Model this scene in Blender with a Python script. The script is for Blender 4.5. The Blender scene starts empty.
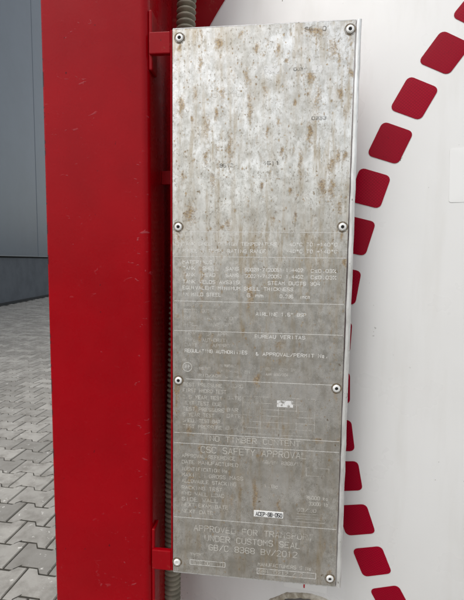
import bpy, bmesh, math, random
import numpy as np
from mathutils import Matrix, Vector
R = math.radians
S = bpy.context.scene
COL = S.collection

# ------------------------------------------------------------------ camera
OZ = 0.828                                   # height of the plate's lower edge above the ground
cam = bpy.data.cameras.new('camera'); camo = bpy.data.objects.new('camera', cam); COL.objects.link(camo)
right, fwd, up = (0.993716, 0.111339, 0.011503), (-0.109856, 0.989823, -0.090451), (-0.021456, 0.088619, 0.995834)
camo.matrix_world = Matrix(((right[0], up[0], -fwd[0], 0.15169), (right[1], up[1], -fwd[1], -0.59533),
                            (right[2], up[2], -fwd[2], 0.47181 + OZ), (0, 0, 0, 1)))
cam.sensor_fit = 'VERTICAL'; cam.sensor_height = 36; cam.lens = 36 * 425 / 600
cam.clip_start = 0.01; cam.clip_end = 500
S.camera = camo

# ------------------------------------------------------------------ sky, sun, exposure
SUN_EL, SUN_ROT = R(60), R(216)
w = bpy.data.worlds.new('World'); S.world = w; w.use_nodes = True
nt = w.node_tree; nt.nodes.clear()
sky = nt.nodes.new('ShaderNodeTexSky'); sky.sky_type = 'NISHITA'; sky.sun_disc = False
sky.sun_elevation = SUN_EL; sky.sun_rotation = SUN_ROT; sky.air_density = 1.6; sky.dust_density = 3; sky.ozone_density = 1
hs = nt.nodes.new('ShaderNodeHueSaturation'); hs.inputs['Saturation'].default_value = 0.22   # cloud cover
bg = nt.nodes.new('ShaderNodeBackground'); bg.inputs[1].default_value = 0.12
wo = nt.nodes.new('ShaderNodeOutputWorld')
nt.links.new(sky.outputs[0], hs.inputs['Color']); nt.links.new(hs.outputs[0], bg.inputs[0]); nt.links.new(bg.outputs[0], wo.inputs[0])
sl = bpy.data.lights.new('sun', 'SUN'); sl.energy = .6; sl.angle = R(40); sl.color = (1, .96, .9)
so = bpy.data.objects.new('sun', sl); COL.objects.link(so)
sd = Vector((math.sin(SUN_ROT) * math.cos(SUN_EL), math.cos(SUN_ROT) * math.cos(SUN_EL), math.sin(SUN_EL)))
so.rotation_euler = sd.to_track_quat('Z', 'Y').to_euler(); so.location = sd * 20
vs = S.view_settings; vs.view_transform = 'Standard'; vs.look = 'None'; vs.gamma = 1; vs.exposure = 0.60
vs.use_curve_mapping = False

# ------------------------------------------------------------------ helpers
def tag(o, label=None, cat=None, group=None, kind=None):
    for k, v in (('label', label), ('category', cat), ('group', group), ('kind', kind)):
        if v: o[k] = v
    return o
def empty(name, loc, label, cat):
    o = bpy.data.objects.new(name, None); COL.objects.link(o); o.location = loc; o.empty_display_size = .05
    return tag(o, label, cat)
def obj(name, me, mat, parent=None, loc=(0, 0, 0), rot=(0, 0, 0)):
    if isinstance(me, bmesh.types.BMesh):
        b = me; me = bpy.data.meshes.new(name); b.to_mesh(me); b.free()
    o = bpy.data.objects.new(name, me); COL.objects.link(o)
    if mat and not me.materials: me.materials.append(mat)
    o.parent = parent; o.location = loc; o.rotation_euler = rot
    return o
def smooth(o, ang=40):
    me = o.data
    me.polygons.foreach_set('use_smooth', [True] * len(me.polygons))
    me.set_sharp_from_angle(angle=R(ang)); return o
def box(b, x0, x1, y0, y1, z0, z1):
    vv = [b.verts.new((x, y, z)) for x in (x0, x1) for y in (y0, y1) for z in (z0, z1)]
    for f in ((0, 1, 3, 2), (4, 6, 7, 5), (0, 4, 5, 1), (2, 3, 7, 6), (0, 2, 6, 4), (1, 5, 7, 3)):
        b.faces.new([vv[i] for i in f])
def bevbox(x0, x1, y0, y1, z0, z1, r, seg=2):
    b = bmesh.new(); box(b, x0, x1, y0, y1, z0, z1); bmesh.ops.recalc_face_normals(b, faces=b.faces)
    bmesh.ops.bevel(b, geom=list(b.edges), offset=r, segments=seg, profile=.5, affect='EDGES'); return b
def prism(pts, axis_fn, d0, d1):
    """closed outline pts extruded between depths d0 and d1; axis_fn(p, d) -> xyz"""
    b = bmesh.new()
    A = [b.verts.new(axis_fn(p, d0)) for p in pts]; B = [b.verts.new(axis_fn(p, d1)) for p in pts]
    n = len(pts)
    b.faces.new(A); b.faces.new(B[::-1])
    for i in range(n): b.faces.new((A[i], B[i], B[(i + 1) % n], A[(i + 1) % n]))
    bmesh.ops.recalc_face_normals(b, faces=b.faces); return b

class M:
    """small node-tree writer"""
    def __init__(s, name, **kw):
        s.m = bpy.data.materials.new(name); s.m.use_nodes = True; s.t = s.m.node_tree
        s.p = s.t.nodes['Principled BSDF']; s.out = s.t.nodes['Material Output']
        for k, v in kw.items(): s.set(k.replace('_', ' '), v)
        s.tc = s.n('TexCoord').outputs['Object']
    def n(s, t, **kw):
        x = s.t.nodes.new('ShaderNode' + t)
        for k, v in kw.items(): setattr(x, k, v)
        return x
    def link(s, a, b): s.t.links.new(a, b)
    def put(s, inp, v):
        if hasattr(v, 'is_linked') or isinstance(v, bpy.types.NodeSocket): s.link(v, inp)
        else:
            if isinstance(v, (tuple, list)) and len(v) == 3 and len(inp.default_value) == 4: v = (*v, 1)
            inp.default_value = v
    def set(s, k, v):
        k = {'Base Color': 'Base Color', 'Specular': 'Specular IOR Level'}.get(k, k); s.put(s.p.inputs[k], v)
    def map(s, scale=(1, 1, 1), loc=(0, 0, 0)):
        x = s.n('Mapping'); s.link(s.tc, x.inputs[0]); x.inputs['Scale'].default_value = scale; x.inputs['Location'].default_value = loc
        return x.outputs[0]
    def noise(s, scale, detail=4, rough=.55, vec=None, dist=0):
        x = s.n('TexNoise'); s.link(vec or s.tc, x.inputs['Vector'])
        x.inputs['Scale'].default_value = scale; x.inputs['Detail'].default_value = detail
        x.inputs['Roughness'].default_value = rough; x.inputs['Distortion'].default_value = dist
        return x.outputs['Fac']
    def vor(s, scale, vec=None, out='Distance', feat='F1'):
        x = s.n('TexVoronoi', feature=feat); s.link(vec or s.tc, x.inputs['Vector']); x.inputs['Scale'].default_value = scale
        return x.outputs[out]
    def ramp(s, v, a, b, lo=0., hi=1.):
        x = s.n('MapRange'); x.interpolation_type = 'SMOOTHSTEP'; s.put(x.inputs[0], v)
        for i, q in ((1, a), (2, b), (3, lo), (4, hi)): x.inputs[i].default_value = q
        return x.outputs[0]
    def math(s, op, a, b=0., c=None):
        x = s.n('Math', operation=op); s.put(x.inputs[0], a); s.put(x.inputs[1], b)
        if c is not None: s.put(x.inputs[2], c)
        return x.outputs[0]
    def mix(s, f, a, b):
        x = s.n('Mix', data_type='RGBA'); s.put(x.inputs['Factor'], f); s.put(x.inputs[6], a); s.put(x.inputs[7], b)
        return x.outputs[2]
    def attr(s, name): return s.n('Attribute', attribute_name=name).outputs['Fac']
    def sep(s):
        x = s.n('SeparateXYZ'); s.link(s.tc, x.inputs[0]); return x.outputs
    def bump(s, h, strength=.3, dist=.001, prev=None):
        x = s.n('Bump'); x.inputs['Strength'].default_value = strength; x.inputs['Distance'].default_value = dist
        s.link(h, x.inputs['Height'])
        if prev is not None: s.link(prev, x.inputs['Normal'])
        s.link(x.outputs[0], s.p.inputs['Normal']); return x.outputs[0]

# ------------------------------------------------------------------ materials
MAT = {}
def red_paint(name, col, rough, wear=True):
    m = M(name, Roughness=rough, Specular=.15)
    n1 = m.noise(9, 4); c = m.mix(m.ramp(n1, .3, .7), col, tuple(x * .86 for x in col))
    # short pale scuffs, stretched a little sideways
    if wear:
        v = m.map((55, 55, 120)); g = m.noise(1.0, 3, .6, v, 1.2)
        band = m.ramp(m.noise(1, 2, .5, m.map((14, 14, 1.6))), .46, .60)
        sc = m.math('MULTIPLY', m.ramp(g, .655, .70), band)
        c = m.mix(m.math('MULTIPLY', sc, .45), c, (.42, .10, .12))
        x = m.sep()[0]
        chip = m.math('MULTIPLY', m.ramp(x, -.1855, -.1890), m.ramp(m.noise(1, 4, .6, m.map((40, 40, 70))), .52, .56))
        c = m.mix(chip, c, (.035, .012, .015))
        chip2 = m.ramp(m.noise(1, 3, .6, m.map((95, 95, 70), (3, 1, 7))), .70, .715)
        c = m.mix(m.math('MULTIPLY', chip2, .8), c, (.07, .004, .01))
    else:
        g = m.noise(1, 5, .68, m.map((70, 70, 55), (4, 2, 1)))
        c = m.mix(m.ramp(g, .56, .66, 0, .55), c, (.30, .055, .04))
        c = m.mix(m.ramp(m.noise(1, 4, .6, m.map((160, 160, 110))), .67, .70, 0, .8), c, (.05, .012, .012))
    m.set('Base Color', c)
    m.set('Roughness', m.ramp(m.noise(30, 3), .3, .7, rough * .85, rough * 1.2))
    b = m.bump(m.noise(300, 2, .5), .09, .0010)                       # orange peel
    b = m.bump(m.noise(26, 3, .6), .06, .003, b)
    if wear: m.bump(sc, .5, .0006, b)
    return m.m
MAT['red'] = red_paint('red_paint', (.335, .0001, .0050), .28)
MAT['red_bracket'] = red_paint('red_bracket_paint', (.30, .0003, .005), .38, False)

def steel_plate():
    m = M('weathered_steel_plate')
    rust = m.attr('rust')
    f2 = m.noise(1, 6, .7, m.map((95, 95, 70))); f3 = m.noise(16, 5, .62); big = m.noise(5.5, 4, .6)
    edge = m.noise(300, 5, .72)
    c = m.mix(m.ramp(f2, .36, .66), (.80, .79, .765), (.52, .505, .47))
    c = m.mix(m.ramp(f3, .40, .68, 0, .65), c, (.41, .385, .335))
    c = m.mix(m.ramp(m.noise(9, 5, .65, m.map((1, 1, 1), (3, 3, 8))), .50, .66, 0, .6), c, (.82, .81, .79))    # rubbed bright areas
    # thin brown film: vertical runs gathered in cloudy areas
    runs = m.ramp(m.noise(1, 6, .7, m.map((85, 85, 11))), .44, .70)
    film = m.math('MULTIPLY', runs, m.ramp(big, .38, .62, .25, .80))
    c = m.mix(film, c, (.365, .275, .155))
    # fine grey-brown flecks, some in horizontal dashes, some round
    fl = m.ramp(m.noise(1, 4, .68, m.map((330, 330, 230), (0, 0, 0))), .53, .66)
    fl = m.math('MULTIPLY', fl, m.ramp(m.noise(40, 3, .6), .36, .56))
    c = m.mix(m.math('MULTIPLY', fl, .62), c, (.19, .155, .105))
    fl2 = m.ramp(m.noise(1, 3, .6, m.map((150, 150, 105), (5, 0, 3))), .66, .73)
    c = m.mix(m.math('MULTIPLY', fl2, .75), c, (.20, .13, .055))
    # rust stains and drips
    rr = m.ramp(m.math('ADD', rust, m.math('MULTIPLY', m.math('SUBTRACT', edge, .5), 1.9)), .10, .90)
    rr = m.math('MULTIPLY', rr, m.ramp(rust, .03, .25))
    rc = m.mix(m.ramp(m.noise(420, 4, .65), .40, .60), (.40, .265, .10), (.16, .088, .032))
    c = m.mix(m.math('MULTIPLY', rr, .76), c, rc)
    # wiping scratches
    sc = m.ramp(m.noise(1, 2, .5, m.map((900, 900, 22), (2, 0, 1)), .4), .66, .72)
    c = m.mix(m.math('MULTIPLY', sc, .28), c, (.80, .79, .77))
    m.set('Base Color', c)
    dull = m.math('MAXIMUM', rr, m.math('MAXIMUM', fl, m.math('MULTIPLY', film, .8)))
    m.set('Metallic', m.math('SUBTRACT', .97, m.math('MULTIPLY', dull, .40)))
    m.set('Roughness', m.math('ADD', m.ramp(f3, .3, .7, .23, .31), m.math('MULTIPLY', dull, .16)))
    b = m.bump(m.noise(1, 3, .6, m.map((700, 700, 500))), .06, .0004)
    m.bump(m.noise(7, 2, .5), .16, .004, b)                            # gentle waviness of thin sheet
    return m.m
MAT['steel'] = steel_plate()

def rim():
    m = M('bent_steel_rim', Metallic=.6, Roughness=.36)
    n = m.noise(1, 4, .65, m.map((220, 220, 40)))
    c = m.mix(m.ramp(n, .35, .7), (.80, .80, .79), (.58, .58, .56))
    c = m.mix(m.ramp(m.noise(1, 3, .6, m.map((150, 150, 55), (2, 2, 1))), .66, .72, 0, .8), c, (.16, .13, .09))
    m.set('Base Color', c); m.bump(m.noise(1, 3, .6, m.map((60, 60, 30))), .35, .0012); return m.m
MAT['rim'] = rim()

def letter(name, col, lo, hi, fade, metal=0.0):
    m = M(name, Roughness=.55, Metallic=metal)
    m.set('Base Color', col)
    a = m.math('MULTIPLY', m.ramp(m.noise(1, 4, .6, m.map((38, 38, 60))), lo, hi), fade)
    a = m.math('MULTIPLY', a, m.ramp(m.noise(420, 2, .5), .26, .46, .35, 1))
    m.set('Alpha', a); return m.m
MAT['letter'] = letter('engraved_lettering', (.80, .79, .76), .27, .43, .92)
MAT['letter_mid'] = letter('faded_engraved_lettering', (.68, .66, .61), .29, .48, .66)
MAT['letter_worn'] = letter('worn_engraved_lettering', (.68, .66, .62), .38, .58, .60)
MAT['letter_dark'] = letter('stamped_lettering', (.06, .055, .045), .36, .56, .65)
MAT['line'] = letter('engraved_line', (.74, .73, .70), .26, .44, .80)
MAT['print'] = M('black_print', Base_Color=(.02, .02, .022), Roughness=.5).m
MAT['label_white'] = M('white_label_paper', Base_Color=(.80, .80, .785), Roughness=.4).m
MAT['label_pale'] = M('faded_white_label', Base_Color=(.775, .775, .765), Roughness=.35).m
def wiped():
    m = M('scraped_label_remains', Base_Color=(.86, .86, .85), Roughness=.5, Metallic=.1)
    m.set('Alpha', m.ramp(m.noise(160, 4, .65), .36, .52, .0, .92)); return m.m
MAT['scrape'] = wiped()

def rivet_m():
    m = M('aluminium_rivet', Metallic=.35, Roughness=.4)
    m.set('Base Color', m.mix(m.ramp(m.noise(300, 3), .4, .7), (.88, .88, .87), (.72, .71, .68))); return m.m
MAT['rivet'] = rivet_m()
MAT['rivet_hole'] = M('rivet_bore', Base_Color=(.012, .011, .01), Roughness=.8).m
def grime_ring():
    m = M('rust_halo', Roughness=.8)
    m.set('Base Color', m.mix(m.ramp(m.noise(300, 3), .4, .6), (.12, .085, .05), (.22, .17, .11)))
    m.set('Alpha', m.ramp(m.noise(260, 3, .6), .32, .55, .1, .8)); return m.m
MAT['halo'] = grime_ring()

def white_paint():
    m = M('white_tank_paint', Roughness=.3)
    n = m.noise(3.2, 4, .55); c = m.mix(m.ramp(n, .35, .7), (.76, .758, .75), (.71, .707, .695))
    runs = m.ramp(m.noise(1, 4, .6, m.map((22, 22, 2.2))), .50, .74, 0, .5)
    c = m.mix(runs, c, (.66, .65, .625))
    sp = m.math('MULTIPLY', m.ramp(m.noise(1, 2, .5, m.map((150, 150, 150))), .74, .755), m.ramp(m.noise(6, 2), .5, .6))
    c = m.mix(sp, c, (.22, .21, .18))
    scr = m.math('MULTIPLY', m.ramp(m.noise(1, 3, .6, m.map((300, 40, 90), (1, 4, 2)), 1.5), .70, .73), m.ramp(m.noise(5, 2, .5, m.map((1, 1, 1), (7, 3, 9))), .56, .66))
    c = m.mix(m.math('MULTIPLY', scr, .6), c, (.42, .40, .37))
    m.set('Base Color', c); m.set('Roughness', m.ramp(m.noise(12, 4), .3, .7, .26, .42))
    b = m.bump(m.noise(160, 2, .5), .05, .001); m.bump(m.noise(5, 2, .5), .12, .01, b); return m.m
MAT['white'] = white_paint()

def tape():
    m = M('red_retroreflective_tape', Roughness=.34, Specular=.10)
    xyz = m.n('SeparateXYZ'); m.link(m.tc, xyz.inputs[0])
    k = 700.                                                            # embossed diamond cells
    a = m.math('SINE', m.math('MULTIPLY', m.math('ADD', xyz.outputs[0], xyz.outputs[2]), k))
    b_ = m.math('SINE', m.math('MULTIPLY', m.math('SUBTRACT', xyz.outputs[0], xyz.outputs[2]), k))
    cell = m.math('MAXIMUM', m.math('ABSOLUTE', a), m.math('ABSOLUTE', b_))
    c = m.mix(m.ramp(cell, .86, 1.), m.mix(m.n('ObjectInfo').outputs['Random'], (.27, .0004, .013), (.36, .0006, .020)), (.24, .0004, .013))
    c = m.mix(m.ramp(m.noise(300, 3, .6), .62, .72, 0, .5), c, (.16, .002, .010))
    m.set('Base Color', c)
    m.bump(cell, .05, .0006); return m.m
MAT['tape'] = tape()

def conduit_m():
    m = M('grey_beige_conduit', Roughness=.5)
    m.set('Base Color', m.mix(m.ramp(m.noise(40, 4, .6), .35, .7), (.27, .245, .185), (.17, .155, .115)))
    return m.m
MAT['conduit'] = conduit_m()
def sealant():
    m = M('crusty_sealant', Roughness=.85)
    m.set('Base Color', m.mix(m.ramp(m.noise(70, 4, .65), .35, .65), (.58, .54, .46), (.34, .30, .23)))
    m.bump(m.noise(130, 4, .65), .8, .004); return m.m
MAT['sealant'] = sealant()
MAT['port'] = M('grey_port_cover', Base_Color=(.20, .19, .185), Roughness=.5, Metallic=.3).m
MAT['redmark'] = M('red_printed_mark', Base_Color=(.5, .01, .02), Roughness=.5).m

def paver_m():
    m = M('grey_concrete_paver', Roughness=.85)
    oi = m.n('ObjectInfo').outputs['Random']
    geo = m.n('NewGeometry').outputs['Random Per Island']
    rnd = m.math('FRACT', m.math('ADD', m.math('MULTIPLY', oi, 7.31), geo))
    gp = m.n('NewGeometry').outputs['Position']
    c = m.mix(rnd, (.25, .24, .22), (.40, .385, .355))
    c = m.mix(m.ramp(m.noise(9, 5, .62, gp), .42, .68, 0, .7), c, (.19, .178, .158))
    c = m.mix(m.ramp(m.noise(26, 4, .7, gp), .63, .70, 0, .75), c, (.72, .705, .67))       # lime bloom
    c = m.mix(m.ramp(m.noise(300, 3, .7, gp), .56, .72, 0, .5), c, (.20, .185, .16))
    m.set('Base Color', c); m.bump(m.noise(420, 3, .7, gp), .4, .0015); return m.m
MAT['paver'] = paver_m()
def ground_m():
    m = M('dark_joint_sand', Roughness=.95)
    gp = m.n('NewGeometry').outputs['Position']
    m.set('Base Color', m.mix(m.ramp(m.noise(60, 4, .7, gp), .35, .7), (.035, .032, .026), (.07, .064, .05))); return m.m
MAT['joint'] = ground_m()
def far_m():
    m = M('distant_paving', Roughness=.9)
    gp = m.n('NewGeometry').outputs['Position']
    c = m.mix(m.ramp(m.noise(.7, 5, .6, gp), .35, .7), (.25, .24, .222), (.205, .197, .18)); m.set('Base Color', c); return m.m
MAT['far'] = far_m()
def clad():
    m = M('slate_blue_cladding', Roughness=.26, Metallic=.0)
    n = m.noise(.8, 4, .55); m.set('Base Color', m.mix(m.ramp(n, .35, .7), (.075, .108, .148), (.066, .096, .132)))
    m.set('Specular', 1.0); m.bump(m.noise(2.5, 2, .5), .05, .02); return m.m
MAT['clad'] = clad()
def plinth_m():
    m = M('grey_concrete_plinth', Roughness=.8)
    c = m.mix(m.ramp(m.noise(2.5, 5, .65), .35, .7), (.10, .114, .132), (.078, .09, .105))
    m.set('Base Color', c); m.bump(m.noise(40, 4, .65), .3, .004); return m.m
MAT['plinth'] = plinth_m()
MAT['flash'] = M('pale_metal_flashing', Base_Color=(.20, .225, .25), Roughness=.4, Metallic=.4).m
MAT['dark'] = M('dark_wall_strip', Base_Color=(.022, .025, .027), Roughness=.8).m  # near-black finish for the wall's foot and the gap below the flashing

# ------------------------------------------------------------------ ground and paving
b = bmesh.new()
vv = [b.verts.new(p) for p in ((-250, -250, 0), (250, -250, 0), (250, 250, 0), (-250, 250, 0))]; b.faces.new(vv)
tag(obj('ground', b, MAT['far']), 'pale grey yard paving running to the horizon', kind='structure')
PX, PY, PA = .204, .146, R(-2.5)
b = bmesh.new(); vv = [b.verts.new(p) for p in ((-9, -3, 0), (1.5, -3, 0), (1.5, 14, 0), (-9, 14, 0))]; b.faces.new(vv)
pav = tag(obj('pavement', b, MAT['joint'], loc=(0, 0, .004)), 'interlocking grey concrete paving with dark sandy joints', kind='structure')
def paver_mesh():
    g = .0034; L = PX / 2 - g; wf = .087 - g * 1.5; ww = .059 - g * 1.5     # flange and waist half widths
    top = [(-L, wf), (-.062, wf), (-.040, ww), (.040, ww), (.062, wf), (L, wf)]
    out = top + [(x, -y) for x, y in top[::-1]]
    out = out[::-1]
    V = []; F = []; n = len(out)
    for s, z in ((1, 0), (1, .036), (.965, .041)):
        V += [(x * s if s == 1 else x - math.copysign(.0035, x), y if s == 1 else y - math.copysign(.0035, y), z) for x, y in out]
    for k in range(2):
        for i in range(n):
            j = (i + 1) % n; F.append((k * n + j, k * n + i, (k + 1) * n + i, (k + 1) * n + j))
    F.append(tuple(range(2 * n, 3 * n))[::-1])
    return V, F
PV, PF = paver_mesh()
pme = bpy.data.meshes.new('paver'); pme.from_pydata(PV, [], PF); pme.materials.append(MAT['paver'])
bb = bmesh.new(); bb.from_mesh(pme); bmesh.ops.recalc_face_normals(bb, faces=bb.faces); bb.to_mesh(pme); bb.free()
rng = random.Random(4)
ca, sa = math.cos(PA), math.sin(PA)
near = []; rest = []
O = (-.970, 1.045)                                             # a straight joint of the paving
for j in range(-30, 95):
    for i in range(-48, 14):
        lx = (i + .5 + (.5 if j % 2 else 0)) * PX; ly = j * PY
        x = O[0] + lx * ca - ly * sa; y = O[1] + lx * sa + ly * ca
        if not (-8.9 < x < 1.4 and -2.9 < y < 13.9): continue
        if x < -7.3 - .1276 * (y - 10.569) - .12 + .0: continue     # stop at the building
        rec = (x, y, rng.uniform(-.0012, .0012), PA + rng.uniform(-.008, .008), rng.uniform(-.006, .006), rng.uniform(-.006, .006))
        # seen between the frame's left edge and the post: strip around azimuth -22..-36 deg
        dx, dy = x - .1517, y + .5953
        az = math.degrees(math.atan2(dx, dy))
        (near if (-38.5 < az < -25.5 and .6 < y < 8.5) else rest).append((math.hypot(dx, dy), rec))
near.sort(); rest += near[300:]; near = near[:300]
for _, (x, y, z, a, tx, ty) in near:
    obj('paver', pme, None, pav, (x, y, z - .0362), (tx, ty, a))
V0 = np.array(PV); nv = len(PV); VV = []; FF = []
for k, (_, (x, y, z, a, tx, ty)) in enumerate(rest):
    c, s = math.cos(a), math.sin(a)
    q = np.empty_like(V0); q[:, 0] = x + V0[:, 0] * c - V0[:, 1] * s; q[:, 1] = y + V0[:, 0] * s + V0[:, 1] * c
    q[:, 2] = V0[:, 2] + z - .0362 + V0[:, 0] * ty + V0[:, 1] * tx
    VV.append(q); FF += [tuple(i + k * nv for i in f) for f in [tuple(p.vertices) for p in pme.polygons]]
me = bpy.data.meshes.new('paver_field'); me.from_pydata(np.concatenate(VV).tolist(), [], FF)
tag(obj('paver_field', me, MAT['paver'], pav), kind='stuff')

# ------------------------------------------------------------------ warehouse behind on the left
WX, WY = -7.481, 10.569; WA = math.atan(.1276)                 # wall line runs along local +y
wb = empty('warehouse_building', (WX, WY, 0), 'slate blue clad warehouse with grey concrete plinth beyond the paved yard', 'building')
wb.rotation_euler = (0, 0, WA)
obj('plinth', bevbox(-.5, 0, -9, 22, -.2, 1.33, .01), MAT['plinth'], wb)
obj('base_strip', bevbox(-.2, .035, -9, 22, -.02, .085, .006), MAT['dark'], wb)
obj('shadow_gap', bevbox(-.4, -.03, -9, 22, 1.331, 1.372, .004), MAT['dark'], wb)  # shade under the flashing put into a near-black colour
obj('flashing', bevbox(-.3, .055, -9, 22, 1.373, 1.40, .004), MAT['flash'], wb)
s0 = 2.04
for k in range(-4, 7):
    a = s0 + k * 2.98
    b = bmesh.new(); 
    pr = [(-.06, 0), (-.06, 2.968), (.012, 2.968), (.03, 2.95), (.03, .018), (.012, 0)]
    b = prism(pr, lambda p, d: (p[0], p[1], d), 1.402, 11.0)
    obj('cladding_panel', b, MAT['clad'], wb, (0, a, 0))

# ------------------------------------------------------------------ tank with white head
XC, ZC, Y0, RC, RO = 1.03, .3219 + OZ, -.043, 3.0, 1.190
ZS = -.053                                                    # the cladding's outer circle sits a little lower than the tape ring
tk = empty('tank', (XC, 0, 0), 'white painted cylindrical tank end with a ring of red reflective tape', 'tank')
def hy(r): return Y0 + RC - math.sqrt(RC * RC - r * r)
n = 240; V = []; F = []
rad = [.001] + list(np.linspace(.05, RO - .010, 46)) + [RO - .006, RO - .002, RO, RO]
dyy = [0] * 47 + [.002, .006, .012, .05]
for r_, d_ in zip(rad, dyy):
    for i in range(n):
        x = -r_ * math.cos(2 * math.pi * i / n); z = ZS * r_ / RO + r_ * math.sin(2 * math.pi * i / n)
        V.append((x, hy(math.hypot(x, z)) + d_, ZC + z))
for k in range(len(rad) - 1):
    for i in range(n): F.append((k * n + i, k * n + (i + 1) % n, (k + 1) * n + (i + 1) % n, (k + 1) * n + i))
e = .23
me = bpy.data.meshes.new('tank_head'); me.from_pydata(V, [], F)
bb = bmesh.new(); bb.from_mesh(me); bmesh.ops.recalc_face_normals(bb, faces=bb.faces); bb.to_mesh(me); bb.free()
def revolve(prof, n=240):
    V = []; F = []
    for r, y in prof: V += [(-r * math.cos(2 * math.pi * i / n), y, ZC + ZS + r * math.sin(2 * math.pi * i / n)) for i in range(n)]
    for k in range(len(prof) - 1):
        for i in range(n): F.append((k * n + i, k * n + (i + 1) % n, (k + 1) * n + (i + 1) % n, (k + 1) * n + i))
    return V, F
smooth(obj('tank_head', me, MAT['white'], tk), 60)
V, F = revolve([(RO - .008, e + .062), (RO - .008, 5.6), (RO - .3, 5.75), (.01, 5.85)], 120); me = bpy.data.meshes.new('barrel'); me.from_pydata(V, [], F)
smooth(obj('barrel', me, MAT['white'], tk), 30)

def on_head(r, th, off):
    t = R(th); nr = r / RC
    n = Vector((-nr * math.cos(t), -math.sqrt(1 - nr * nr), nr * math.sin(t)))
    return Vector((-r * math.cos(t), hy(r), ZC + r * math.sin(t))) + n * off
def rounded(w, h, rad, seg=4):
    pts = []
    for cx, cy, a0 in ((w - rad, h - rad, 0), (rad, h - rad, 90), (rad, rad, 180), (w - rad, rad, 270)):
        for k in range(seg + 1):
            a = R(a0 + 90 * k / seg); pts.append((cx + rad * math.cos(a), cy + rad * math.sin(a)))
    return pts
def sticker(name, mat, fn, pts, parent, thick, nx=6):
    """thin sticker following the head: outline + inner rings; fn(u, v, off) -> xyz"""
    b = bmesh.new()
    cx = sum(p[0] for p in pts) / len(pts); cy = sum(p[1] for p in pts) / len(pts)
    rings = []
    for s, off in ((1, .0002), (1, thick), (.93, thick + .0001), (.6, thick + .0001), (.3, thick + .0001)):
        rings.append([b.verts.new(fn(cx + (x - cx) * s, cy + (y - cy) * s, off)) for x, y in pts])
    for A, B in zip(rings, rings[1:]):
        for i in range(len(A)):
            j = (i + 1) % len(A); b.faces.new((A[i], A[j], B[j], B[i]))
    c = b.verts.new(fn(cx, cy, thick + .0001))
    for i in range(len(pts)): b.faces.new((rings[-1][i], rings[-1][(i + 1) % len(pts)], c))
    bmesh.ops.recalc_face_normals(b, faces=b.faces)
    return smooth(obj(name, b, mat, parent), 50)
patches = [(46.6, 42.9), (41.4, 37.7), (36.2, 32.5), (31.0, 27.3), (26.0, 22.3), (20.93, 17.31), (15.85, 12.0), (10.3, 6.45), (4.54, .97), (-1.2, -4.94),
           (-6.83, -10.53), (-11.75, -15.3), (-17.02, -20.7), (-22.36, -25.9), (-27.5, -31.1), (-32.7, -36.3), (-38, -41.6)]
for t1, t0 in patches:
    rad = .0075; L = R(t1 - t0) * .79; tilt = rng.uniform(-.0022, .0022)
    pts = rounded(.0455, L, rad)
    sticker('reflective_patch', MAT['tape'], lambda u, v, off: on_head(.7690 + u + tilt * v / L, t0 + (t1 - t0) * v / L, off), pts, tk, .0007)

# pale blank labels on the head, and the round port under the plate
def head_at(x, z, off):
    r = math.hypot(x - XC, z - ZC); th = math.degrees(math.atan2(z - ZC, -(x - XC))); return on_head(r, th, off)
lab = rounded(.072, .017, .002)
lo_ = sticker('blank_label', MAT['label_white'], lambda u, v, off: head_at(.171 + u, OZ - .0985 + v + .012 * u / .072, off), lab, tk, .0006)
sticker('label_mark', MAT['redmark'], lambda u, v, off: head_at(.2045 + u, OZ - .0935 + v + .012 * .46, off), rounded(.0022, .011, .0003, 1), tk, .0012)
sticker('blank_label', MAT['label_pale'], lambda u, v, off: head_at(.384 + u, OZ + .557 + v, off), rounded(.12, .075, .003), tk, .0006)
pc = (.230, OZ - .2005)                                        # port centre (x, z)
def port_ring():
    b = bmesh.new(); n = 150; mseg = 10; rr = random.Random(8); rings = []
    jit = [rr.uniform(-1, 1) for _ in range(n)]
    jit = [(jit[i - 1] + jit[i] * 2 + jit[(i + 1) % n]) / 4 for i in range(n)]
    for i in range(n):
        a = 2 * math.pi * i / n; R0 = .0985 + jit[i] * .0016; rt = .0058 + jit[(i * 7) % n] * .0012
        rings.append([b.verts.new(head_at(pc[0] + (R0 + rt * math.cos(q)) * math.cos(a), pc[1] + (R0 + rt * math.cos(q)) * math.sin(a), -.001 + rt * .9 * math.sin(q)))
                      for q in [math.pi * k / (mseg - 1) for k in range(mseg)]])
    for i in range(n):
        A, B = rings[i], rings[(i + 1) % n]
        for k in range(mseg - 1): b.faces.new((A[k], A[k + 1], B[k + 1], B[k]))
    bmesh.ops.recalc_face_normals(b, faces=b.faces); return b
smooth(obj('sealant_ring', port_ring(), MAT['sealant'], tk), 60)
def disc(prof, n=72):
    b = bmesh.new(); rings = [[b.verts.new(head_at(pc[0] + r * math.cos(2 * math.pi * i / n), pc[1] + r * math.sin(2 * math.pi * i / n), o)) for i in range(n)] for r, o in prof]
    for A, B in zip(rings, rings[1:]):
        for i in range(n): b.faces.new((A[i], A[(i + 1) % n], B[(i + 1) % n], B[i]))
    b.faces.new(rings[-1]); bmesh.ops.recalc_face_normals(b, faces=b.faces); return b
smooth(obj('port_cover', disc([(.0935, .0005), (.0925, .004), (.086, .005), (.085, .009), (.06, .010), (.03, .011)]), MAT['port'], tk), 40)

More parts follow.
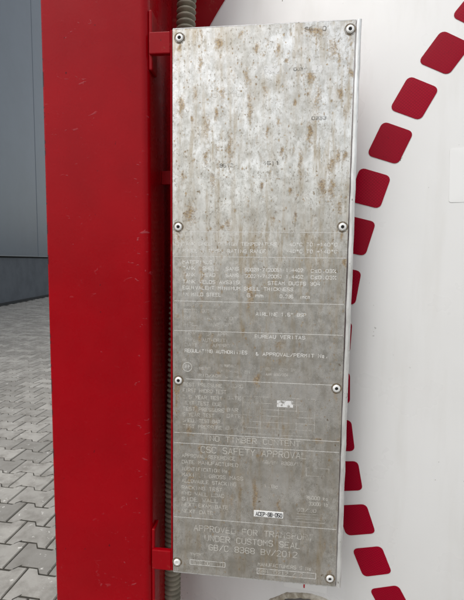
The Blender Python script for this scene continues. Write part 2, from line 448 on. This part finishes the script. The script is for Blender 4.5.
# ------------------------------------------------------------------ red corner post
cp = empty('corner_post', (-.1125, .075, 0), 'red painted square steel corner post left of the steel plate', 'post')
PXO, PYO = -.1125, .075
def post_profile():
    pts = []; x0, x1, y0, y1 = -.1900, -.0345, 0., .158
    for cx, cy, a0, r in ((x1, y1, 0, .012), (x0, y1, 90, .012), (x0, y0, 180, .004), (x1, y0, 270, .011)):
        sx = -1 if cx == x1 else 1; sy = -1 if cy == y1 else 1
        for k in range(7):
            a = R(a0 + 15 * k); pts.append((cx + sx * r + r * math.cos(a), cy + sy * r + r * math.sin(a)))
    return pts
def post_body():
    pts = post_profile(); b = bmesh.new(); zs = np.linspace(.12, 2.45, 60); rings = []
    for z in zs: rings.append([b.verts.new((x, y, z)) for x, y in pts])
    n = len(pts)
    for A, B in zip(rings, rings[1:]):
        for i in range(n): b.faces.new((A[i], A[(i + 1) % n], B[(i + 1) % n], B[i]))
    b.faces.new(rings[0][::-1]); b.faces.new(rings[-1]); bmesh.ops.recalc_face_normals(b, faces=b.faces); return b
def at_post(o): o.location = (-PXO, -PYO, 0); return o          # children are modelled in world coordinates
smooth(at_post(obj('post_body', post_body(), MAT['red'], cp)), 50)
for z in (0, 2.45):                                            # corner castings at the ends of the post
    at_post(obj('corner_casting', bevbox(-.193, -.018, -.01, .152, z, z + .121, .008), MAT['red_bracket'], cp))
# strip added to darken the gap; corner gusset sheet around the tank, behind the post
ga = [(-.0355, .122 - OZ), (-.030, .122 - OZ), (-.030, -.2), (-.026, .2), (-.016, .70), (-.016, 1.62), (-.0355, 1.62)]
at_post(obj('gap_darkening_strip', prism([(x, z + OZ) for x, z in ga], lambda p, d: (p[0], d, p[1]), .134, .140), MAT['red_bracket'], cp))
gb = [(XC - (RO - .02) * math.cos(R(t)), ZC + ZS + (RO - .02) * math.sin(R(t))) for t in np.linspace(14, 80, 40)]
at_post(obj('gusset_plate', prism([(-.19, gb[0][1])] + gb + [(gb[-1][0], 2.52), (-.19, 2.52)], lambda p, d: (p[0], d, p[1]), .262, .270), MAT['red_bracket'], cp))
# arms that carry the plate, and the tabs they are welded to
for z0, z1 in ((.7545, .7835), (-.0005, .031)):
    at_post(obj('mounting_bracket', bevbox(-.0335, -.0035, .0006, .0085, OZ + z0, OZ + z1, .0014), MAT['red_bracket'], cp))
for z0, z1 in ((.735, .815), (-.075, .062)):
    at_post(obj('weld_tab', bevbox(-.0350, -.0300, .0045, .030, OZ + z0, OZ + z1, .002, 3), MAT['red_bracket'], cp))
# backing channel behind the plate
b = bevbox(-.0034, -.0006, .0008, .066, OZ + .0, OZ + .785, .0007, 1)
at_post(obj('backing_flange', b, MAT['red_bracket'], cp))
at_post(obj('backing_sheet', bevbox(.0, .235, .0042, .0085, OZ + .004, OZ + .780, .0008, 1), MAT['red_bracket'], cp))
# ------------------------------------------------------------------ corrugated conduit behind the plate
cd = empty('flexible_conduit', (-.03, .092, OZ - .25), 'grey beige corrugated conduit running vertically behind the steel plate', 'conduit')
def cpath(z):                                                  # centre line, plate coordinates
    t = (z + .11) / (.855 + .11)
    x = -.0235 + (.0000 + .0235) * max(0, t) ** 1.35 if t > 0 else -.0235 + t * .006
    return x - .0005, .088 + .003 * math.sin(z * 4)
def hose(z0, z1):
    b = bmesh.new(); ns = 20; pitch = .0087; n = int((z1 - z0) / pitch * 10); rings = []
    for k in range(n + 1):
        z = z0 + (z1 - z0) * k / n; x, y = cpath(z); ph = (k % 10) / 10
        q = .0108 + .0044 * (.5 + .5 * math.cos(2 * math.pi * ph)) ** .55
        rings.append([b.verts.new((x + .03 + q * math.cos(a), y - .092 + q * math.sin(a), z + .25)) for a in [2 * math.pi * i / ns for i in range(ns)]])
    for A, B in zip(rings, rings[1:]):
        for i in range(ns): b.faces.new((A[i], A[(i + 1) % ns], B[(i + 1) % ns], B[i]))
    bmesh.ops.recalc_face_normals(b, faces=b.faces); return b
smooth(obj('corrugated_hose', hose(-.45, 1.25), MAT['conduit'], cd), 60)
cl = bevbox(-.0400, .012, .066, .071, .590, .611, .001); o = obj('clip', cl, MAT['red_bracket'], cd); o.location = (.03, -.092, .25)
cl = bevbox(-.0400, -.0340, .060, .112, .590, .611, .001); o = obj('clip', cl, MAT['red_bracket'], cd); o.location = (.03, -.092, .25)

# ------------------------------------------------------------------ steel data plate
dp = empty('data_plate', (0, 0, OZ), 'tall weathered stainless steel data plate with engraved lettering, rust spots and rivets', 'data plate')
PW, PH = .2425, .785
STAINS=[(63, 766, 6.9, 6.9), (94, 776, 4.1, 4.1), (115, 757, 4.1, 6.9), (143, 755, 3, 8.3), (38, 741, 3.4, 12.4), (102, 722, 3.4, 12.4), (106, 693, 3.4, 11), (12, 688, 5.5, 12.4), (48, 659, 4.1, 13.8), (80, 629, 4.1, 24.8), (47, 617, 4.1, 11), (107, 679, 4.1, 16.6), (215, 754, 6.9, 12.4), (223, 739, 2.8, 8.3), (239, 721, 4.1, 4.1), (191, 775, 15.2, 4.8), (193, 763, 1.4, 12.4), (186, 718, 6.9, 5.5), (178, 713, 1.4, 8.3), (197, 693, 5.5, 19.3), (167, 685, 2.8, 4.1), (145, 662, 2.8, 6.9), (131, 650, 2.8, 6.9), (188, 648, 4.1, 11), (176, 609, 3.4, 17.9), (235, 615, 3.4, 5.5), (217, 605, 5.5, 8.3), (219, 575, 5.5, 12.4), (207, 576, 4.8, 9.7), (56, 587, 5.5, 11), (25, 540, 8.3, 12.4), (79, 525, 4.1, 6.9), (70, 520, 3.4, 3.4), (88, 543, 2.8, 2.8), (8, 504, 4.1, 11), (142, 532, 4.1, 4.1), (42, 452, 4.1, 35.9), (108, 453, 5.5, 5.5), (111, 432, 5.5, 16.6), (18, 452, 2.8, 11), (40, 364, 3.4, 8.3), (57, 366, 3.4, 4.1), (8, 393, 4.1, 4.1), (103, 374, 2.8, 8.3), (154, 357, 6.9, 5.5), (123, 306, 5.5, 8.3), (65, 311, 5.5, 4.1), (34, 258, 6.2, 5.5), (62, 237, 4.1, 9.7), (23, 227, 5.5, 8.3), (140, 238, 6.9, 8.3), (210, 220, 8.3, 4.1), (240, 222, 4.1, 4.1), (129, 194, 5.5, 8.3), (26, 150, 6.9, 27.6), (123, 136, 4.1, 24.8), (101, 137, 2.8, 13.8), (89, 121, 4.1, 13.8), (157, 121, 4.1, 11), (5, 283, 2.8, 24.8), (69, 701, 4.1, 8.3), (31, 702, 4.1, 11), (15, 591, 2.8, 8.3), (61, 675, 2.8, 6.9), (226, 615, 2.8, 6.9), (231, 549, 4.1, 8.3), (163, 570, 2.8, 4.1), (125, 577, 2.8, 4.1), (171, 536, 2.8, 6.9), (41, 197, 4.1, 8.3), (240, 473, 4.1, 5.5), (226, 696, 4.1, 5.5), (154, 739, 2.8, 2.8), (127, 702, 4.1, 6.9), (151, 623, 2.8, 5.5), (27, 668, 2.8, 4.1)]
STAINS += [(9.7, 762, 3, 5), (236, 764, 3, 6), (8.3, 508, 4, 9), (235, 509, 3, 7), (8.4, 286, 3, 14), (234, 286, 3, 8), (234, 22, 4, 5)]
def sheet():
    nx, nz = 243, 786
    xs = np.linspace(0, PW, nx); zs = np.linspace(0, PH, nz)
    X, Z = np.meshgrid(xs, zs); Y = np.zeros_like(X)
    rs = np.random.RandomState(3)
    # slight bow and dented edges of the thin sheet
    Y += .0006 * np.sin(X * 21 + 1.2) * np.sin(Z * 9.0) 
    rust = np.zeros_like(X)
    for u, v, a, c in STAINS:
        u *= .001; v *= .001; a *= .00105; c *= .00115
        drop = 1.25 + .5 * rs.rand()
        dz = (Z - v); cz = np.where(dz < 0, c * drop, c * .85)
        wob = .25 * np.sin(Z * rs.uniform(150, 420) + rs.rand() * 6) * a
        d = ((X - u + wob) / a) ** 2 + (dz / cz) ** 2
        rust = np.maximum(rust, rs.uniform(.55, 1.0) * np.exp(-d * 1.1))
    for _ in range(210):                                        # faint tan runs
        u = rs.rand() * PW; v = PH * (1 - rs.rand() ** 1.1); a = rs.uniform(.0009, .0028); c = a * rs.uniform(1.2, 6)
        dz = Z - v; d = ((X - u + .3 * a * np.sin(Z * 260 + u * 900)) / a) ** 2 + (dz / np.where(dz < 0, c * 1.4, c * .7)) ** 2
        rust = np.maximum(rust, rs.uniform(.22, .6) * np.exp(-d))
    for _ in range(1000):                                       # many small freckles, denser towards the top
        u = rs.rand() * PW; v = PH * (1 - rs.rand() ** 1.25); a = rs.uniform(.0007, .0016); c = a * rs.uniform(.7, 2.0)
        rust = np.maximum(rust, rs.uniform(.35, .95) * np.exp(-((X - u) / a) ** 2 - ((Z - v) / c) ** 2))
    V = np.stack([X, Y, Z], -1).reshape(-1, 3)
    idx = np.arange(nx * nz).reshape(nz, nx)
    Fq = np.stack([idx[:-1, :-1], idx[:-1, 1:], idx[1:, 1:], idx[1:, :-1]], -1).reshape(-1, 4)
    me = bpy.data.meshes.new('sheet'); me.vertices.add(len(V)); me.vertices.foreach_set('co', V.ravel())
    me.loops.add(Fq.size); me.loops.foreach_set('vertex_index', Fq.ravel().astype(np.int32))
    me.polygons.add(len(Fq)); me.polygons.foreach_set('loop_start', np.arange(0, Fq.size, 4, dtype=np.int32))
    me.update(calc_edges=True); me.validate()
    at = me.attributes.new('rust', 'FLOAT', 'POINT'); at.data.foreach_set('value', rust.ravel().astype(np.float32))
    me.polygons.foreach_set('use_smooth', [True] * len(me.polygons)); return me
def sheet_y(x, z): return .0006 * math.sin(x * 21 + 1.2) * math.sin(z * 9.0)
obj('sheet', sheet(), MAT['steel'], dp)
# folded edges: bottom and top returns, rounded right rim
def rail(name, profile, z0, z1, n=40, seed=1, amp=.0004):
    b = bmesh.new(); rr = random.Random(seed); rings = []
    for k in range(n + 1):
        z = z0 + (z1 - z0) * k / n; j = rr.uniform(-amp, amp); j2 = rr.uniform(-amp, amp)
        rings.append([b.verts.new((x + j, y + j2, z)) for x, y in profile])
    m = len(profile)
    for A, B in zip(rings, rings[1:]):
        for i in range(m): b.faces.new((A[i], A[(i + 1) % m], B[(i + 1) % m], B[i]))
    b.faces.new(rings[0][::-1]); b.faces.new(rings[-1]); bmesh.ops.recalc_face_normals(b, faces=b.faces)
    return smooth(obj(name, b, MAT['rim'], dp), 45)
pr = [(PW + .0012 + .0034 - .0034 * math.cos(R(a)), .0005 - .0022 * math.sin(R(a))) for a in range(0, 181, 20)] + [(PW + .0080, .014), (PW + .0012, .014)]
rail('right_rim', pr, -.0012, PH + .0008)
b = bevbox(-.0002, PW + .0010, .0014, .0095, -.0030, -.0003, .0006, 1); obj('bottom_return', b, MAT['rim'], dp)
b = bevbox(-.0002, PW + .0010, .0012, .0095, PH + .0003, PH + .0022, .0006, 1); obj('top_return', b, MAT['rim'], dp)

# rivets
rivs = [(9.7, 773.3), (236.2, 773.9), (8.3, 519.4), (235.1, 519.9), (8.4, 297.7), (234.5, 296.0), (6.3, 15.4), (234.4, 11.5)]
def lathe_y(prof, n=24):
    b = bmesh.new(); rings = [[b.verts.new((r * math.cos(2 * math.pi * i / n), -h, r * math.sin(2 * math.pi * i / n))) for i in range(n)] for r, h in prof]
    for A, B in zip(rings, rings[1:]):
        for i in range(n): b.faces.new((A[i], A[(i + 1) % n], B[(i + 1) % n], B[i]))
    b.faces.new(rings[-1]); bmesh.ops.recalc_face_normals(b, faces=b.faces)
    me = bpy.data.meshes.new('rivet'); b.to_mesh(me); b.free(); return me
rv = lathe_y([(.0054, 0), (.0054, .0006), (.0050, .0013), (.0042, .0018), (.0032, .0021), (.0025, .0020), (.0023, .0012), (.0022, .0006)])
rvs = lathe_y([(.0054, 0), (.0054, .0006), (.0050, .0013), (.0042, .0018), (.0032, .0021), (.0024, .0020), (.0021, .0017), (.0006, .0017)])
bore = lathe_y([(.0023, .0007), (.0010, .00075), (.0004, .0008)]); halo = lathe_y([(.0076, .00015), (.006, .0002), (.003, .0002)])
for me_, m_ in ((rv, 'rivet'), (rvs, 'rivet'), (bore, 'rivet_hole'), (halo, 'halo')): me_.materials.append(MAT[m_])
for k, (u, v) in enumerate(rivs):
    u *= .001; v *= .001; y = sheet_y(u, v)
    r = smooth(obj('rivet', rvs if k == 6 else rv, None, dp, (u, y - .0003, v), (rng.uniform(-.03, .03), rng.uniform(0, 6), 0)), 35)
    if k != 6: obj('bore', bore, None, r)
    obj('rust_halo', halo, None, dp, (u, y - .0001, v))

# ---- engraved lettering: single-stroke font on a 4 x 6 grid
G = {'A': '002640 1232', 'B': '00063645443303 3342413000', 'C': '4536160501103041', 'D': '00063645413000', 'E': '46060040 0333', 'F': '460600 0333',
     'G': '45361605011030414323', 'H': '0006 4046 0343', 'I': '2026', 'J': '0110304146', 'K': '0006 4602 1340', 'L': '060040', 'M': '0006234640',
     'N': '00064046', 'O': '103041453616050110', 'P': '00063645443303', 'Q': '103041453616050110 2240', 'R': '00063645443303 2340',
     'S': '453616050413334241301001', 'T': '0646 2620', 'U': '060110304146', 'V': '062046', 'W': '0610233046', 'X': '0046 0640', 'Y': '062346 2320',
     'Z': '06460040', '0': '103041453616050110', '1': '152620', '2': '05163645440040', '3': '05163645443313 334241301001', '4': '30360242',
     '5': '460603334241301001', '6': '4536160501103041423303', '7': '064610', '8': '13040516364544331302011030414233', '9': '0110304145361605041343',
     '-': '1333', '+': '0343 2125', '.': '2021', '/': '0046', '(': '36242230', ')': '16242210', '%': '0046 0616150506 3040413130',
     '\u00b0': '1434361614', '\u2264': '450341 0040', '"': '1614 3634', '&': '4005162502102042', ':': '2122 2425',
     'a': '3430 3414030110 30'.replace(' ', '')[:0] + '3430 34140301103 0'.replace(' 0', '0'), 'b': '0600303404', 'c': '34140301103 0'.replace(' ', ''), 'g': '34140301103 0'.replace(' ', '')[:12] + ' 3431',
     'h': '0600 04143430', 'i': '2024', 'k': '0600 3402 1230', 'l': '2620', 'm': '0004 04142420 24344340', 'n': '0004 04143430', 'r': '0004 031434', 'o': '1030341410'}
def text_mesh(txt, u0, u1, v, h, wd):
    n = len(txt); adv = (u1 - u0) / (n - .28); cw = adv * .72; V = []; F = []; lift = 0
    for i, chn in enumerate(txt):
        if chn == ' ': continue
        for st in G[chn].split():
            P = [(u0 + i * adv + int(st[q]) / 4 * cw, v - h / 2 + int(st[q + 1]) / 6 * h) for q in range(0, len(st) - 1, 2)]
            m = len(P); closed = P[0] == P[-1]
            L = []; Rr = []
            for k, p in enumerate(P):
                a = P[k - 1] if k > 0 else (P[-2] if closed else None); c = P[k + 1] if k < m - 1 else (P[1] if closed else None)
                def dirn(s, e):
                    dx, dy = e[0] - s[0], e[1] - s[1]; l = math.hypot(dx, dy) or 1; return dx / l, dy / l
                d1 = dirn(a, p) if a else None; d2 = dirn(p, c) if c else None
                d1 = d1 or d2; d2 = d2 or d1
                nx_, ny_ = -(d1[1] + d2[1]), d1[0] + d2[0]; l = math.hypot(nx_, ny_) or 1; nx_ /= l; ny_ /= l
                sc = min(1.8, 1 / max(.45, nx_ * -d1[1] + ny_ * d1[0])) * wd / 2
                ex = 0 if (a and c) else wd * .35
                px_ = p[0] + (d1[0] * ex if not c else (-d2[0] * ex if not a else 0)); py_ = p[1] + (d1[1] * ex if not c else (-d2[1] * ex if not a else 0))
                L.append((px_ + nx_ * sc, py_ + ny_ * sc)); Rr.append((px_ - nx_ * sc, py_ - ny_ * sc))
            lift = (lift + 1) % 5; b0 = len(V)
            for l_, r_ in zip(L, Rr):
                for q in (l_, r_): V.append((q[0] / 1000, sheet_y(q[0] / 1000, q[1] / 1000) - .00022 - lift * .000012, q[1] / 1000))
            for k in range(m - 1): F.append((b0 + 2 * k, b0 + 2 * k + 1, b0 + 2 * k + 3, b0 + 2 * k + 2))
    me = bpy.data.meshes.new('lettering'); me.from_pydata(V, [], F); return me
TEXT=[
('CIMC',54.9,96.0,698.8,10.5,1),
('003-',164.9,180.7,727.0,5.1,2),
('0333',190.3,208.7,663.6,5.2,2),
('9512',66.8,84.9,603.3,5.4,2),
('4511',126.0,147.7,605.9,5.3,2),
('SG 70',178.0,205.2,776.6,6.2,2),
('36 000 kg',189.3,226.5,557.3,5.3,1),
('41 250 L',189.5,226.8,548.7,5.3,1),
('4.0 bar',197.8,225.8,538.7,5.4,1),
('6.0 bar',195.4,226.1,530.0,5.4,1),
('17 1200',193.0,227.8,519.9,5.4,1),
('PT',165.9,175.4,519.8,5.4,1),
('TEMP.',17.7,43.5,504.1,5.6,1),
('TANK SHELL DESIGN TEMPERATURE',14.8,147.3,496.0,5.6,0),
('-40°C TO +140°C',159.7,228.6,496.1,5.4,0),
('PRODUCT TEMP. RATING RANGE',14.9,132.3,486.2,5.6,0),
('-40°C TO +140°C',159.9,228.9,486.6,5.5,0),
('MATERIALS',14.9,56.6,470.4,5.6,0),
('TANK  SHELL  SANS',14.9,94.3,461.5,5.6,0),
('50028-7(2005) 1.4402',103.5,183.7,460.6,5.5,0),
('C≤0.03%',194.7,228.4,460.1,5.5,0),
('TANK  HEAD   SANS',14.9,94.4,452.3,5.7,0),
('50028-7(2005) 1.4402',103.6,184.0,451.5,5.6,0),
('C≤0.03%',194.9,228.7,451.2,5.5,0),
('TANK WELDS AWS316L',14.9,99.5,442.4,5.7,0),
('STEAM DUCTS 304',135.9,207.4,442.3,5.6,0),
('EQUIVALENT MINIMUM SHELL THICKNESS',14.9,170.7,433.9,5.6,0),
('IN MILD STEEL',14.9,69.8,424.4,5.7,0),
('6 mm',106.8,129.3,424.5,5.6,0),
('0.236',153.0,171.0,424.0,5.6,0),
('inch',180.6,194.3,423.8,5.6,0),
('LINING',16.4,36.8,409.7,5.8,1),
('BOTTOM OUTLET  BSP',16.4,82.9,400.9,5.7,1),
('SAFETY VALVES 2 OFF',16.4,94.5,390.9,5.8,1),
('AIRLET VALVE SET',16.4,86.0,381.5,5.8,1),
('AIRLINE 1.5" BSP',119.9,189.5,398.5,5.6,0),
('TANK INSP. APPR.',17.9,86.2,367.7,5.8,1),
('TYPE  AUTHORITY',17.9,80.5,358.9,5.8,1),
('DATE BY APPROVAL',18.0,97.8,351.2,5.8,1),
('BUREAU VERITAS',119.0,189.0,366.6,5.7,0),
('REGULATING AUTHORITIES',18.0,108.0,342.6,5.8,0),
('& APPROVAL/PERMIT No.',120.9,221.3,341.4,5.7,0),
('US DOT',15.0,31.3,328.7,4.4,1),
('IMO TYPE 1',38.7,60.6,317.2,4.4,1),
('UN PORTABLE T11',69.3,101.1,322.3,4.4,1),
('UN PORTABLE T11',69.4,112.7,314.4,4.4,1),
('RID/ADR L4BH',38.7,95.6,306.9,4.4,1),
('GB/TC 0214 BV',135.4,176.3,320.0,4.3,1),
('AAR 600/204',135.6,166.6,312.5,4.3,1),
('TEST PRESSURE',15.1,72.5,292.5,5.9,0),
('FIRST HYDRO TEST',15.1,78.4,283.7,6.0,0),
('2.5 YEAR TEST',15.1,72.7,273.9,6.0,0),
('NEXT TEST DUE',15.1,71.3,264.9,6.0,0),
('TEST PRESSURE',15.1,75.8,256.0,6.0,0),
('5 YEAR TEST',15.1,61.2,247.4,6.0,0),
('SHELL TEST BAR',15.1,70.1,238.6,6.0,0),
('TEST PRESSURE',15.1,73.1,229.6,6.1,0),
('HYDRO',79.8,103.0,293.2,5.9,1),
('DATE',80.0,100.3,275.4,5.9,1),
('BAR',80.2,96.2,257.5,6.0,1),
('DATE',80.3,100.7,248.6,6.0,1),
('BAR',79.0,96.5,230.5,6.0,1),
('NO TIMBER CONTENT',55.5,185.9,213.0,9.0,0),
('CSC SAFETY APPROVAL',42.2,194.9,195.5,10.6,0),
('APPROVAL REFERENCE',13.7,92.7,184.5,6.1,0),
('GB/BV 8368/12',133.7,189.6,182.4,6.0,1),
('DATE MANUFACTURED',13.7,97.2,174.7,6.1,0),
('IDENTIFICATION No.',13.7,85.6,164.3,6.2,0),
('MAXIMUM GROSS MASS',13.7,104.8,154.9,6.2,0),
('ALLOWABLE STACKING',13.7,94.7,145.3,6.2,0),
('1.8g',135.8,156.1,146.5,6.1,1),
('RACKING TEST',13.7,74.0,135.2,6.2,0),
('END WALL LOAD',13.7,77.1,126.0,6.2,0),
('SIDE WALL',13.7,68.2,117.1,6.3,0),
('NEXT EXAM DATE',13.7,83.2,108.3,6.3,0),
('NEXT DATE',13.8,60.8,98.0,6.3,0),
('36000 kg',196.7,227.9,133.2,6.0,0),
('33000 lb',201.2,228.2,124.3,6.1,0),
('03/20',184.3,211.4,113.9,6.1,1),
('ACEP-GB-050',124.1,162.8,102.9,7.1,3),
('APPROVED FOR TRANSPORT',32.2,208.1,72.8,10.1,0),
('UNDER CUSTOMS SEAL',49.0,189.8,58.2,10.2,0),
('GB/C 8368 BV/2012',55.2,185.9,43.8,10.2,0),
('TYPE',26.2,46.1,29.6,6.4,0),
('NTE 001 (T)',32.4,78.1,17.7,6.4,0),
('MANUFACTURERS S No.',129.2,211.1,24.0,6.3,0),
('GB1 0212 / 2',130.8,195.4,13.0,6.3,0),
]
# sticker
u0, u1, v0, v1 = 121.6, 164.6, 98.6, 108.0
cxs, czs = (u0 + u1) / 2000, (v0 + v1) / 2000
ys = sheet_y(cxs, czs)
stk = obj('number_sticker', bevbox(-.0215, .0215, -.0004, .0003, -.0047, .0047, .0002, 1), MAT['label_white'], dp, (cxs, ys - .0002, czs))
tag(stk, 'small white sticker with black printed number')
for t, a, c, v, h, k in TEXT:
    if k == 3:
        me = text_mesh(t, a + .6, c - .2, v + .2, 5.6, .95); o = obj('lettering', me, MAT['print'], stk, (-cxs, -.0004 - ys, -czs))
    else:
        big = h > 8
        me = text_mesh(t, a, c, v, h * (.80 if not big else .84), (1.0 if big else .72) if k != 2 else 1.0)
        obj('lettering', me, MAT[('letter' if 335 < v < 500 else 'letter_mid', 'letter_worn', 'letter_dark')[k]], dp)
# ruled lines
def ruled(name, segs, wd, mat):
    b = bmesh.new(); k = 0
    for x0, z0, x1, z1 in segs:
        n = max(1, int(math.hypot(x1 - x0, z1 - z0) / 8)); dx, dz = x1 - x0, z1 - z0; l = math.hypot(dx, dz); nx_, nz_ = -dz / l * wd / 2, dx / l * wd / 2
        k += 1; prev = None
        for i in range(n + 1):
            x = x0 + dx * i / n; z = z0 + dz * i / n
            pr_ = [b.verts.new(((x + s * nx_) / 1000, sheet_y(x / 1000, z / 1000) - .0002 - (k % 4) * .000012, (z + s * nz_) / 1000)) for s in (1, -1)]
            if prev: b.faces.new((prev[0], prev[1], pr_[1], pr_[0]))
            prev = pr_
    return obj(name, b, mat, dp)
for x0, x1, z in ((2, 241, 512.6), (2, 241, 478), (2, 240.5, 414.5), (2, 240.5, 371.6), (19.5, 232.3, 300.6), (2, 241, 219.2), (2, 241, 203.3), (1, 241, 87.8), (2, 241, 586)):
    ruled('ruled_line', [(x0, z, x1, z)], .8 if z < 580 else .45, MAT['line'])
def frame_box(x0, x1, z0, z1, cols=1, rows=1, wd=.6, mat='letter_worn'):
    segs = [(x0, z0 + (z1 - z0) * i / rows, x1, z0 + (z1 - z0) * i / rows) for i in range(rows + 1)] + [(x0 + (x1 - x0) * i / cols, z0, x0 + (x1 - x0) * i / cols, z1) for i in range(cols + 1)]
    ruled('field_frame', segs, wd, MAT[mat])
frame_box(103.2, 205.5, 223.9, 279, 4, 6); frame_box(26.2, 79.7, 14.0, 21.4, mat='letter'); frame_box(128, 214, 8.8, 17.4, mat='letter')
frame_box(172.9, 224.8, 103.4, 108.0); frame_box(172.9, 224.8, 95.6, 100.4); frame_box(196, 228, 166, 178)
# circled certification mark
ci = [(21.5 + 6.6 * math.cos(R(a)), 318.5 + 6.6 * math.sin(R(a))) for a in range(0, 361, 15)]
ruled('certification_mark', [(*ci[i], *ci[i + 1]) for i in range(24)] + [(18, 316, 18, 321), (18, 321, 21, 321), (18, 318.5, 21, 318.5), (23, 316, 23, 321), (23, 321, 25, 319)], .6, MAT['letter'])
# remains of blank stickers
for x0, x1, z0, z1 in ((125.5, 146, 721.6, 732.6), (188.4, 202, 721.5, 731), (152, 174.8, 265.5, 275)):
    n_ = 8; b = bmesh.new(); gv = [[b.verts.new(((x0 + (x1 - x0) * i / n_) / 1000, sheet_y((x0 + (x1 - x0) * i / n_) / 1000, z / 1000) - .00012, z / 1000)) for i in range(n_ + 1)] for z in (z0, z1)]
    for i in range(n_): b.faces.new((gv[0][i], gv[0][i + 1], gv[1][i + 1], gv[1][i]))
    obj('sticker_remains', b, MAT['scrape'], dp)
